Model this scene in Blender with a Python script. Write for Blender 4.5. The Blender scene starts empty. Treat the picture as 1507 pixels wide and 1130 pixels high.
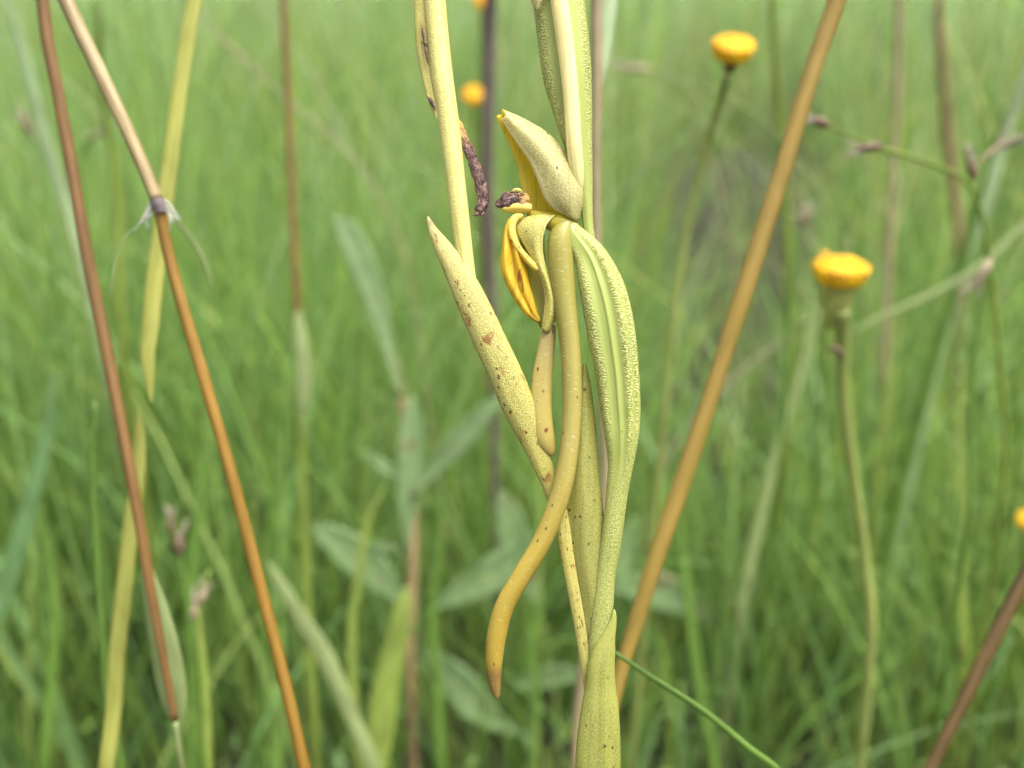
import bpy, math, random
import numpy as np
from mathutils import Vector, noise as mnoise
from math import radians as R

# ------------------------------------------------------------------ camera, sky, sun, exposure
sc = bpy.context.scene
col = sc.collection
PITCH, CAMH, FOCUS = R(25), 0.33, 0.09
FPX, W0, H0 = 1447.0, 1507.0, 1130.0
cam_d = bpy.data.cameras.new('camera')
cam = bpy.data.objects.new('camera', cam_d); col.objects.link(cam)
cam.location = (0, 0, CAMH); cam.rotation_euler = (math.pi/2 - PITCH, 0, 0)
cam_d.sensor_fit = 'HORIZONTAL'; cam_d.sensor_width = 36; cam_d.lens = 36*FPX/W0
cam_d.clip_start = 0.005; cam_d.clip_end = 500
cam_d.dof.use_dof = True; cam_d.dof.focus_distance = FOCUS; cam_d.dof.aperture_fstop = 20
sc.camera = cam

SUN = Vector((0.26, -0.04, 0.90)).normalized()
world = bpy.data.worlds.new('World'); sc.world = world; world.use_nodes = True
wn = world.node_tree; bg = wn.nodes['Background']
sky = wn.nodes.new('ShaderNodeTexSky'); sky.sky_type = 'NISHITA'; sky.sun_disc = False
sky.sun_elevation = math.asin(SUN.z); sky.sun_rotation = math.atan2(SUN.x, SUN.y)
sky.air_density = 1.0; sky.dust_density = 7.0; sky.ozone_density = 0.6
hs = wn.nodes.new('ShaderNodeHueSaturation'); hs.inputs['Saturation'].default_value = .4      # white overcast
wn.links.new(sky.outputs[0], hs.inputs['Color']); wn.links.new(hs.outputs[0], bg.inputs[0]); bg.inputs[1].default_value = 0.125
sun_d = bpy.data.lights.new('sun', 'SUN'); sun_d.energy = 1.5; sun_d.angle = R(24); sun_d.color = (1, .955, .88)
sun = bpy.data.objects.new('sun', sun_d); col.objects.link(sun)
sun.rotation_euler = SUN.to_track_quat('Z', 'Y').to_euler(); sun.location = (0, 0, 3)
vs = sc.view_settings
vs.view_transform = 'Standard'; vs.look = 'None'; vs.exposure = 1.52; vs.gamma = 1; vs.use_curve_mapping = False
sc.cycles.use_denoising = True
sc.cycles.max_bounces = 5; sc.cycles.diffuse_bounces = 3; sc.cycles.glossy_bounces = 2; sc.cycles.transmission_bounces = 4; sc.cycles.use_adaptive_sampling = True; sc.cycles.adaptive_threshold = .02; sc.cycles.sample_clamp_indirect = 6

rng = np.random.default_rng(11); random.seed(5)

# ------------------------------------------------------------------ helpers
FWD = Vector((0, math.cos(PITCH), -math.sin(PITCH)))
UP = Vector((0, math.sin(PITCH), math.cos(PITCH)))
EYE = Vector((0, 0, CAMH))
def P(x, y, d):                       # a point of the place seen in direction (x, y), d metres away along the axis
    return EYE + FWD*d + Vector((1, 0, 0))*((x - W0/2)/FPX*d) - UP*((y - H0/2)/FPX*d)
def catmull(a, b, c, d, t):
    return 0.5*((2*b) + (c - a)*t + (2*a - 5*b + 4*c - d)*t*t + (3*b - a - 3*c + d)*t*t*t)
def spline_seg(pts, m):              # m samples for every segment, however long
    p = np.asarray(pts, float)
    e = np.vstack([2*p[0] - p[1], p, 2*p[-1] - p[-2]]); out = []
    for i in range(len(p)-1):
        a, b, c, d = e[i:i+4]; L = np.linalg.norm(c[:3] - b[:3]) + 1e-9
        m0 = (c - a)*L/(np.linalg.norm(c[:3] - b[:3]) + np.linalg.norm(b[:3] - a[:3]) + 1e-9)
        m1 = (d - b)*L/(np.linalg.norm(c[:3] - b[:3]) + np.linalg.norm(d[:3] - c[:3]) + 1e-9)
        for t in np.arange(m)/m:
            out.append((2*t**3 - 3*t*t + 1)*b + (t**3 - 2*t*t + t)*m0 + (3*t*t - 2*t**3)*c + (t**3 - t*t)*m1)
    return np.array(out + [p[-1]])
def spline(pts, n):                   # array (k, m) -> (n+1, m), centripetal-free Catmull-Rom by chord length
    p = np.asarray(pts, float); k = len(p)
    if k == 2: return p[0] + (p[1] - p[0])*np.linspace(0, 1, n+1)[:, None]
    s = np.concatenate([[0], np.cumsum(np.linalg.norm(np.diff(p[:, :3], axis=0), axis=1) + 1e-9)]); s /= s[-1]
    e = np.vstack([2*p[0] - p[1], p, 2*p[-1] - p[-2]])
    out = []
    for t in np.linspace(0, 1, n+1):
        i = min(max(np.searchsorted(s, t, 'right') - 1, 0), k-2)
        f = (t - s[i])/(s[i+1] - s[i])
        out.append(catmull(e[i], e[i+1], e[i+2], e[i+3], f))
    return np.array(out)

def tag(o, label=None, cat=None, group=None, kind=None):
    for k, v in (('label', label), ('category', cat), ('group', group), ('kind', kind)):
        if v: o[k] = v
    return o
def thing(name, base, label, cat, group=None):
    o = bpy.data.objects.new(name, None); col.objects.link(o)
    o.empty_display_size = 0.005; o.location = base
    o['base'] = list(base)
    return tag(o, label, cat, group)
def root_of(o):
    while o.parent: o = o.parent
    return o
def emit(name, verts, faces, mats, parent=None, base=None, uv=None, attrs=None, smooth=True):
    v = np.asarray(verts, float)
    b = np.array(root_of(parent).location) if parent else (np.array(base) if base is not None else np.zeros(3))
    me = bpy.data.meshes.new(name)
    me.from_pydata((v - b).tolist(), [], faces)
    if uv is not None:
        l = me.uv_layers.new(name='UVMap')
        idx = np.empty(len(me.loops), np.int32); me.loops.foreach_get('vertex_index', idx)
        l.data.foreach_set('uv', np.asarray(uv, np.float32)[idx].ravel())
    for k, a in (attrs or {}).items():
        at = me.attributes.new(k, 'FLOAT', 'POINT'); at.data.foreach_set('value', np.asarray(a, np.float32))
    if smooth: me.polygons.foreach_set('use_smooth', np.ones(len(me.polygons), bool))
    for m in (mats if isinstance(mats, (list, tuple)) else [mats]): me.materials.append(m)
    o = bpy.data.objects.new(name, me); col.objects.link(o)
    if parent: o.parent = parent
    elif base is not None: o.location = base
    return o

def px_path(pts, d):                  # (x, y, half width[, dz]) in pixels at depth d (or (d0, d1)) -> rows (X, Y, Z, r)
    d0, d1 = d if isinstance(d, tuple) else (d, d)
    out = []
    for i, p in enumerate(pts):
        dd = d0 + (d1 - d0)*i/max(1, len(pts)-1)
        dd += (p[3] if len(p) > 3 else 0)/FPX*FOCUS
        q = P(p[0], p[1], dd); out.append((q.x, q.y, q.z, p[2]/FPX*dd))
    return out
def ground_tail(rows, r=None, spread=.25):     # carry a stalk on, out of the picture, down to the soil
    a, b = np.array(rows[-2][:3]), np.array(rows[-1][:3]); t = (b - a)/np.linalg.norm(b - a)
    h = b[2]; r0 = rows[-1][3]; r = r or r0
    hor = np.array([t[0], t[1], 0])*h*spread
    return rows + [(*(b + hor*.45 - np.array([0, 0, h*.35])), r0*.6 + r*.4), (*(b + hor*.8 - np.array([0, 0, h*.7])), r),
                   (*(b + hor - np.array([0, 0, h + .004])), r)]
def loft(name, rows, mat, parent=None, base=None, ratio=1.0, seg=12, n=None, prof=None, attr=None, bumpy=0, face=None):
    rows = spline(rows, n) if n else spline_seg(rows, 6)
    c, r = rows[:, :3], np.maximum(rows[:, 3], 2e-6)
    T = np.gradient(c, axis=0); T /= np.linalg.norm(T, axis=1)[:, None]
    F = np.array(face if face is not None else FWD)
    N = np.cross(T, F); N /= np.linalg.norm(N, axis=1)[:, None]
    B = np.cross(N, T)
    th = np.linspace(0, 2*math.pi, seg, endpoint=False) + math.pi/2
    L = np.concatenate([[0], np.cumsum(np.linalg.norm(np.diff(c, axis=0), axis=1))])
    V, UV, A = [], [], []
    per = 1/FOCUS*FPX/100
    for i in range(len(c)):
        for j, t in enumerate(th):
            k, a = (prof(i/(len(c)-1), t) if prof else (1, 0))
            if bumpy:
                q = Vector((L[i]/r.max()*1.1, math.cos(t)*1.5, math.sin(t)*1.5 + len(c)))
                k *= 1 + bumpy*(1.3*mnoise.noise(q*.5) + mnoise.noise(q*1.2) + .8*mnoise.noise(q*2.7) + .6*mnoise.noise(q*5.5))
            V.append(c[i] + N[i]*math.cos(t)*r[i]*k + B[i]*math.sin(t)*r[i]*k*ratio)
            UV.append((L[i]*per, (t - math.pi/2)*r.max()*per)); A.append(a)
    m = len(c); Fs = []
    for i in range(m-1):
        for j in range(seg):
            Fs.append((i*seg+j, i*seg+(j+1) % seg, (i+1)*seg+(j+1) % seg, (i+1)*seg+j))
    for row, flip in ((0, True), (m-1, False)):
        V.append(c[row]); UV.append((L[row]*per, 0)); A.append(0); q = len(V)-1
        for j in range(seg):
            f = (row*seg+j, row*seg+(j+1) % seg, q); Fs.append(f[::-1] if flip else f)
    along = np.repeat(np.linspace(0, 1, m), seg).tolist() + [0, 1]
    return emit(name, V, Fs, mat, parent, base, UV, {'ridge': A, 'along': along})
def patch(name, curves, mats, parent, d=FOCUS, nu=28, nv=12, thick=4, wob=0, base=None):
    cs = []
    for cv in curves:
        cs.append(spline([(x, y, z) for x, y, z in cv], nu))
    cs = np.array(cs); V, UV, A = [], [], []
    for i in range(nu+1):
        row = spline(cs[:, i, :], nv)
        for j in range(nv+1):
            x, y, z = row[j]
            if wob: z += wob*math.sin(i*.9 + j*.5) + wob*.6*math.sin(j*1.3 - i*.4)
            p = P(x, y, d + z/FPX*FOCUS); V.append(p[:]); UV.append((y/100, x/100)); A.append(i/nu)
    k = nv+1
    Fs = [(i*k+j, i*k+j+1, (i+1)*k+j+1, (i+1)*k+j) for i in range(nu) for j in range(nv)]
    edge = [abs(j/nv - .5)*2 for i in range(nu+1) for j in range(k)]
    o = emit(name, V, Fs, mats, parent, base, UV, {'along': A, 'ridge': edge})
    s = o.modifiers.new('thickness', 'SOLIDIFY'); s.thickness = thick/FPX*d; s.offset = 0
    if isinstance(mats, (list, tuple)) and len(mats) > 1: s.material_offset = 1
    return o

# ------------------------------------------------------------------ materials
def nodes_of(m):
    m.use_nodes = True; nt = m.node_tree
    for n in list(nt.nodes): nt.nodes.remove(n)
    out = nt.nodes.new('ShaderNodeOutputMaterial')
    return nt, out
class NB:
    def __init__(s, nt): s.nt = nt
    def n(s, t, **k):
        x = s.nt.nodes.new(t)
        for a, v in k.items():
            if a.startswith('i_'): x.inputs[a[2:].replace('_', ' ')].default_value = v
            else: setattr(x, a, v)
        return x
    def l(s, a, b): s.nt.links.new(a, b)
    def uv(s, sx, sy):
        t = s.n('ShaderNodeUVMap'); m = s.n('ShaderNodeMapping'); m.inputs['Scale'].default_value = (sx, sy, 1)
        s.l(t.outputs[0], m.inputs[0]); return m.outputs[0]
    def noise(s, vec, scale=1, det=3, dist=0):
        x = s.n('ShaderNodeTexNoise'); x.inputs['Scale'].default_value = scale; x.inputs['Detail'].default_value = det
        x.inputs['Distortion'].default_value = dist
        if vec is not None: s.l(vec, x.inputs['Vector'])
        return x
    def ramp(s, fac, stops):
        x = s.n('ShaderNodeValToRGB'); e = x.color_ramp.elements
        while len(e) < len(stops): e.new(.5)
        for q, (p, c) in zip(e, stops):
            q.position = p; q.color = (*c, 1) if len(c) == 3 else c
        s.l(fac, x.inputs[0]); return x.outputs[0]
    def mix(s, fac, a, b, mode='MIX'):
        x = s.n('ShaderNodeMix', data_type='RGBA', blend_type=mode)
        for v, k in ((fac, 0), (a, 6), (b, 7)):
            if isinstance(v, (int, float)): x.inputs[k].default_value = v
            elif isinstance(v, tuple): x.inputs[k].default_value = (*v, 1)
            else: s.l(v, x.inputs[k])
        return x.outputs[2]
    def math(s, op, a, b=0):
        x = s.n('ShaderNodeMath', operation=op)
        for v, k in ((a, 0), (b, 1)):
            if isinstance(v, (int, float)): x.inputs[k].default_value = v
            else: s.l(v, x.inputs[k])
        return x.outputs[0]
    def attr(s, name):
        x = s.n('ShaderNodeAttribute', attribute_name=name); return x
BW = ((0, (0, 0, 0)), (1, (1, 1, 1)))

def leafy(name, c0, c1, transl=.4, rough=.5, streak=9, attr=None, spots=None, midrib=None):
    """plant tissue: streaks along the blade, some light passing through"""
    m = bpy.data.materials.new(name); nt, out = nodes_of(m); b = NB(nt)
    if attr:
        a = b.attr(attr); colr = a.outputs['Color']
        no = b.noise(b.n('ShaderNodeTexCoord').outputs['Object'], 90, 3)
        colr = b.mix(.5, colr, b.ramp(no.outputs[0], ((.3, (.62, .62, .62)), (.7, (1, 1, 1)))), 'MULTIPLY')
    else:
        no = b.noise(b.uv(.7, streak), 1.0, 4, .3)
        colr = b.ramp(no.outputs[0], ((.32, c0), (.68, c1)))
        n3 = b.noise(b.uv(.45, .8), 1, 4, .5)
        colr = b.mix(.8, colr, b.ramp(n3.outputs[0], ((.3, (.62, .60, .55)), (.5, (.95, .95, .95)), (.72, (1.15, 1.12, 1.05)))), 'MULTIPLY')
        if midrib:
            rb = b.ramp(b.attr('ridge').outputs['Fac'], ((.03, (1, 1, 1)), (.12, (0, 0, 0))))
            vn = b.noise(b.uv(16, 5), 1, 2, .6)
            colr = b.mix(b.math('MULTIPLY', rb, .55), colr, midrib)
            colr = b.mix(.35, colr, b.ramp(vn.outputs[0], ((.42, (.55, .55, .5)), (.55, (1.1, 1.1, 1.1)))), 'MULTIPLY')
        if spots:
            n2 = b.noise(b.uv(2.2, 2.2), 1, 2)
            colr = b.mix(b.ramp(n2.outputs[0], ((.6, (0, 0, 0)), (.75, (1, 1, 1)))), colr, spots)
    p = b.n('ShaderNodeBsdfPrincipled'); b.l(colr, p.inputs['Base Color']); p.inputs['Roughness'].default_value = rough
    t = b.n('ShaderNodeBsdfTranslucent'); b.l(b.mix(1.0, colr, (1.0, 1.0, .75), 'MULTIPLY'), t.inputs[0])
    mx = b.n('ShaderNodeMixShader'); mx.inputs[0].default_value = transl
    b.l(p.outputs[0], mx.inputs[1]); b.l(t.outputs[0], mx.inputs[2]); b.l(mx.outputs[0], out.inputs[0])
    return m

def waxy(name, c0, c1, pap=None, pscale=(20, 14), pstr=.6, specks=None, sscale=6, sthr=.1, spres=.75, stops=None, ridge=None,
         rings=False, sss=.25, rough=.45, streaks=None, transl=.12, blotch=None, rim=None):
    """orchid tissue: papillae relief, brown specks, colour along the organ, light spreading inside"""
    m = bpy.data.materials.new(name); nt, out = nodes_of(m); b = NB(nt)
    no = b.noise(b.uv(1.1, 2.4), 1, 3)
    base = b.ramp(no.outputs[0], ((.3, c0), (.7, c1)))
    vein = b.noise(b.uv(.9, 17), 1, 3, .5)
    base = b.mix(.8, base, b.ramp(vein.outputs[0], ((.34, (.74, .76, .66)), (.5, (1, 1, 1)), (.68, (1.1, 1.08, 1.0)))), 'MULTIPLY')
    if stops:
        base = b.mix(.75, base, b.ramp(b.attr('along').outputs['Fac'], stops))
    height = None
    if pap is not None:
        warp = b.noise(b.uv(9, 9), 1, 2)
        vec = b.n('ShaderNodeVectorMath', operation='ADD'); b.l(b.uv(*pscale), vec.inputs[0])
        sc_ = b.n('ShaderNodeVectorMath', operation='SCALE'); b.l(warp.outputs['Color'], sc_.inputs[0]); sc_.inputs['Scale'].default_value = 1.3
        b.l(sc_.outputs[0], vec.inputs[1])
        vo = b.n('ShaderNodeTexVoronoi', feature='SMOOTH_F1'); vo.inputs['Scale'].default_value = 1; vo.inputs['Smoothness'].default_value = .4
        b.l(vec.outputs[0], vo.inputs['Vector'])
        cell = b.ramp(vo.outputs['Distance'], ((.12, (1, 1, 1)), (.62, (0, 0, 0))))
        f = b.math('MULTIPLY', cell, .85)
        base = b.mix(1.0, base, (.88, .88, .8), 'MULTIPLY')
        if ridge:
            rg = b.attr('ridge').outputs['Fac']
            g = b.n('ShaderNodeMapRange'); b.l(rg, g.inputs[0]); g.inputs[1].default_value = ridge[0]; g.inputs[2].default_value = ridge[1]
            base = b.mix(g.outputs[0], ridge[2], base)
            cell = b.math('MULTIPLY', cell, g.outputs[0]); f = b.math('MULTIPLY', cell, .8)
        base = b.mix(f, base, pap); height = cell
    if rim:
        base = b.mix(b.ramp(b.attr('ridge').outputs['Fac'], ((rim[0], (0, 0, 0)), (min(1, rim[0] + .06), (1, 1, 1)))), base, rim[1])
    if rings:
        rn = b.noise(b.uv(34, 8), 1, 3, .6)
        rr = b.ramp(rn.outputs[0], ((.6, (0, 0, 0)), (.7, (1, 1, 1))))
        base = b.mix(b.math('MULTIPLY', rr, .2), base, (.9, .86, .6))
        height = rr
    if streaks:
        sn = b.noise(b.uv(2.2, 12), 1, 3, 1.0)
        base = b.mix(b.ramp(sn.outputs[0], ((.61, (0, 0, 0)), (.68, (.85, .85, .85)))), base, streaks)
    if blotch:
        bn = b.noise(b.uv(4.2, 4.2), 1, 5, .5)
        base = b.mix(b.ramp(bn.outputs[0], ((.60, (0, 0, 0)), (.68, (.9, .9, .9)))), base, blotch)
    if specks:
        v2 = b.n('ShaderNodeTexVoronoi'); v2.inputs['Scale'].default_value = 1; b.l(b.uv(sscale, sscale*1.35), v2.inputs['Vector'])
        pres = b.math('GREATER_THAN', b.n('ShaderNodeSeparateColor').outputs[0], spres)
        sep = pres.node.inputs[0].links[0].from_node; b.l(v2.outputs['Color'], sep.inputs[0])
        hit = b.math('MULTIPLY', b.ramp(v2.outputs['Distance'], ((sthr, (1, 1, 1)), (sthr*1.7, (0, 0, 0)))), pres)
        base = b.mix(b.math('MULTIPLY', hit, .9), base, specks)
    p = b.n('ShaderNodeBsdfPrincipled'); b.l(base, p.inputs['Base Color']); p.inputs['Roughness'].default_value = rough
    p.inputs['Subsurface Weight'].default_value = sss; p.inputs['Subsurface Radius'].default_value = (1, .8, .3); p.inputs['Subsurface Scale'].default_value = .0012
    if height is not None:
        bu = b.n('ShaderNodeBump'); bu.inputs['Strength'].default_value = pstr; bu.inputs['Distance'].default_value = .00016
        b.l(height, bu.inputs['Height']); b.l(bu.outputs[0], p.inputs['Normal'])
    t = b.n('ShaderNodeBsdfTranslucent'); b.l(base, t.inputs[0])
    mx = b.n('ShaderNodeMixShader'); mx.inputs[0].default_value = transl
    b.l(p.outputs[0], mx.inputs[1]); b.l(t.outputs[0], mx.inputs[2]); b.l(mx.outputs[0], out.inputs[0])
    return m

SP = (.10, .04, .012)
M = {}  # lower orchid skins: truly greener, and also darkened to paint in shade low down
M['ovary'] = waxy('ovary_skin', (.29, .33, .06), (.36, .39, .08), pap=(.70, .70, .31), pscale=(50, 24), pstr=.5, ridge=(.25, .75, (.36, .42, .10)), specks=SP, sscale=3.4, sthr=.06, spres=.55)
M['bract'] = waxy('bract_skin', (.38, .34, .05), (.45, .41, .08), pap=(.68, .63, .25), pscale=(54, 54), pstr=.32, specks=SP, sscale=8, sthr=.16, spres=.55, blotch=(.24, .09, .015),
                  stops=((0, (.44, .38, .14)), (.015, (.07, .045, .035)), (.03, (.44, .39, .14)), (.35, (.40, .37, .08)), (.6, (.43, .37, .06)), (.75, (.50, .43, .09)), (1, (.36, .36, .08))))
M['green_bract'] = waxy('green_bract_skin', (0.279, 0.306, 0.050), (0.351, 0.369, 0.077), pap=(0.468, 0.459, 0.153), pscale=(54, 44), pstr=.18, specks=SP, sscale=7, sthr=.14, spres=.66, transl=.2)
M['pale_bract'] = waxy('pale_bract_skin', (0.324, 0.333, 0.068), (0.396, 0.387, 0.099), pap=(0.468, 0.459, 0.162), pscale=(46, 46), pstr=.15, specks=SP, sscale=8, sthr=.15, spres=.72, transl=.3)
M['tube'] = waxy('pale_tube_skin', (.66, .60, .17), (.76, .69, .23), pap=(.84, .79, .36), pscale=(50, 34), pstr=.25)
M['spur'] = waxy('spur_skin', (.35, .30, .05), (.46, .38, .09), rings=True, pstr=.35, sss=.3, transl=.22, specks=SP, sscale=3.6, sthr=.07, spres=.5,
                 stops=((0, (.29, .27, .04)), (.2, (.34, .31, .07)), (.45, (.42, .36, .10)), (.7, (.48, .35, .05)), (.92, (.46, .31, .04)), (.945, (.20, .10, .03)), (.985, (.24, .13, .04)), (1, (.5, .38, .14))))
M['pale_spur'] = waxy('pale_spur_skin', (.82, .72, .30), (.9, .82, .42), rings=True, pstr=.25, sss=.3, transl=.2)
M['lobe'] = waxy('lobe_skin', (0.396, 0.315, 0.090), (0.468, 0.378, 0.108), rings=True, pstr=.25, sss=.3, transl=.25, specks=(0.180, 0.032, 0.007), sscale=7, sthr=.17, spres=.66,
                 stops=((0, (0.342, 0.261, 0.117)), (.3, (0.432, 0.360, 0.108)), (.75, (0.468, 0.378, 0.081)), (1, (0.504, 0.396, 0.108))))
M['hood'] = waxy('hood_outer', (.50, .47, .17), (.58, .54, .22), pap=(.88, .83, .48), pscale=(60, 46), pstr=.3, specks=SP, sscale=6, sthr=.1, spres=.74, transl=.4, rim=(.9, (.86, .78, .40)))
M['hood_in'] = waxy('hood_inner', (.92, .72, .06), (.95, .80, .13), sss=.2, transl=.62, rough=.35, specks=SP, sscale=3, sthr=.06, spres=.85)  # real yellow, brightened in colour to stand in for backlight
M['throat'] = waxy('throat', (.52, .44, .03), (.62, .52, .05), sss=.3, transl=.3, rough=.4)
M['lip'] = waxy('lip_skin', (.78, .50, .02), (.85, .60, .07), sss=.3, transl=.45, rough=.4, streaks=(.26, .08, .008), specks=SP, sscale=6, sthr=.1, spres=.7)
M['sepal'] = waxy('sepal_skin', (.50, .46, .09), (.58, .53, .13), pap=(.76, .70, .29), pscale=(56, 46), pstr=.22, transl=.25, specks=SP, sscale=7, sthr=.1, spres=.8, rim=(.88, (.80, .74, .30)))
M['sepal_in'] = waxy('sepal_inner', (.34, .31, .04), (.42, .38, .06), transl=.35, specks=SP, sscale=6, sthr=.1, spres=.8)
M['arm'] = waxy('arm_skin', (.70, .52, .08), (.78, .60, .13), sss=.3, specks=(.24, .07, .01), sscale=10, sthr=.22, spres=.55)
def withered():
    m = bpy.data.materials.new('withered_tissue'); nt, out = nodes_of(m); b = NB(nt)
    n1 = b.noise(b.uv(7, 17), 1, 5, 1.2)
    c = b.ramp(n1.outputs[0], ((.3, (.03, .013, .012)), (.5, (.11, .055, .046)), (.72, (.34, .20, .16))))
    f = b.ramp(b.attr('along').outputs['Fac'], ((0, (1, 1, 1)), (.12, (.75, .75, .75)), (.34, (0, 0, 0))))
    c = b.mix(f, c, (.62, .36, .10))
    p = b.n('ShaderNodeBsdfPrincipled'); b.l(c, p.inputs['Base Color']); p.inputs['Roughness'].default_value = .6
    bu = b.n('ShaderNodeBump'); bu.inputs['Strength'].default_value = 1; bu.inputs['Distance'].default_value = .0004
    b.l(n1.outputs[0], bu.inputs['Height']); b.l(bu.outputs[0], p.inputs['Normal']); b.l(p.outputs[0], out.inputs[0])
    return m
M['withered'] = withered()
M['tan'] = leafy('tan_culm', (.21, .15, .055), (.40, .31, .15), .05, .45, 5)
M['orange'] = leafy('orange_culm', (.235, .125, .013), (.31, .175, .026), .05, .45, 5)
M['ochre'] = leafy('ochre_culm', (.26, .18, .028), (.32, .215, .042), .05, .5, 5)
M['redbrown'] = leafy('red_brown_culm', (.155, .080, .020), (.235, .125, .036), .05, .5, 5)
M['darkbrown'] = leafy('dark_brown_culm', (.075, .045, .011), (.135, .08, .02), .05, .5, 5)
M['node'] = leafy('dark_node', (.06, .042, .05), (.17, .14, .13), .0, .6, 5)
M['paleyellow'] = leafy('pale_yellow_blade', (.38, .40, .075), (.50, .51, .13), .35, .45, 8)
M['green'] = leafy('green_blade', (.10, .21, .025), (.18, .31, .05), .4, .45, 8)
M['yellowgreen'] = leafy('yellow_green_blade', (.22, .32, .045), (.32, .40, .09), .4, .45, 8)
M['bluegreen'] = leafy('blue_green_blade', (.12, .24, .075), (.18, .31, .12), .4, .4, 8)
M['mint'] = leafy('mint_blade', (.40, .52, .28), (.54, .66, .40), .4, .4, 6)
M['herb'] = leafy('herb_leaf', (.15, .26, .09), (.24, .35, .15), .35, .42, 3, midrib=(.34, .40, .20), spots=(.20, .15, .06))
M['herbstem'] = leafy('herb_stem', (.24, .16, .075), (.32, .24, .11), .1, .5, 5)
M['purple'] = leafy('purple_stem', (.09, .065, .06), (.15, .11, .10), .0, .5, 5)
M['beige'] = leafy('grass_stalk', (.27, .22, .11), (.36, .30, .16), .1, .5, 6)
M['straw'] = leafy('straw', (.40, .36, .20), (.55, .50, .33), .3, .5, 6)
M['hair'] = leafy('white_hair', (.40, .36, .26), (.52, .48, .36), .4, .5, 6)
M['white'] = leafy('white_fuzz', (.72, .74, .72), (.85, .86, .84), .5, .5, 6)
M['seed'] = leafy('brown_seed', (.08, .045, .024), (.24, .16, .09), .1, .6, 8)
M['seedpale'] = leafy('pale_seed', (.34, .26, .15), (.48, .40, .25), .3, .6, 8)
M['floret'] = leafy('yellow_floret', (.9, .50, .003), (.98, .66, .01), .2, .55, 3)
M['floret_tip'] = leafy('orange_yellow_floret', (.85, .38, .003), (.98, .66, .01), .25, .55, 3)
M['calyx'] = leafy('calyx', (.48, .54, .13), (.60, .64, .20), .4, .5, 5)
M['stalkgreen'] = leafy('pale_stalk', (.34, .42, .10), (.44, .50, .16), .3, .5, 6)
M['sheath'] = leafy('green_sheath', (.27, .35, .12), (.40, .48, .21), .45, .45, 8)
M['grass'] = leafy('meadow_grass', None, None, .42, .42, attr='tint')
def soil():
    m = bpy.data.materials.new('soil'); nt, out = nodes_of(m); b = NB(nt)
    v = b.n('ShaderNodeTexCoord').outputs['Object']
    a = b.noise(v, 14, 8); c = b.noise(v, 160, 6)
    cc = b.ramp(a.outputs[0], ((.3, (.007, .005, .0025)), (.55, (.016, .011, .005)), (.75, (.034, .024, .012))))
    cc = b.mix(.6, cc, b.ramp(c.outputs[0], ((.3, (.4, .4, .4)), (.7, (1, 1, 1)))), 'MULTIPLY')
    p = b.n('ShaderNodeBsdfPrincipled'); b.l(cc, p.inputs['Base Color']); p.inputs['Roughness'].default_value = .95
    bu = b.n('ShaderNodeBump'); bu.inputs['Distance'].default_value = .004; b.l(c.outputs[0], bu.inputs['Height']); b.l(bu.outputs[0], p.inputs['Normal'])
    b.l(p.outputs[0], out.inputs[0]); return m
M['soil'] = soil()

# ------------------------------------------------------------------ the ground
def ground():
    xs = np.concatenate([-np.geomspace(200, 1.2, 26), np.linspace(-1.1, 1.1, 60), np.geomspace(1.2, 200, 26)])
    ys = np.concatenate([-np.geomspace(200, 1.2, 26), np.linspace(-1.1, 3, 100), np.geomspace(3.2, 200, 22)])
    V = []
    for y in ys:
        for x in xs:
            near = math.exp(-(x*x + y*y)/60)
            V.append((x, y, near*(.008*math.sin(9*x + 4*y) + .006*math.sin(17*x - 12*y + 1) + .004*math.sin(31*x + 27*y))))
    k = len(xs)
    F = [(i*k+j, i*k+j+1, (i+1)*k+j+1, (i+1)*k+j) for i in range(len(ys)-1) for j in range(k-1)]
    o = emit('ground', V, F, M['soil'])
    tag(o, 'dark brown soil under the meadow grass', 'ground', kind='structure')
ground()

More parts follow.
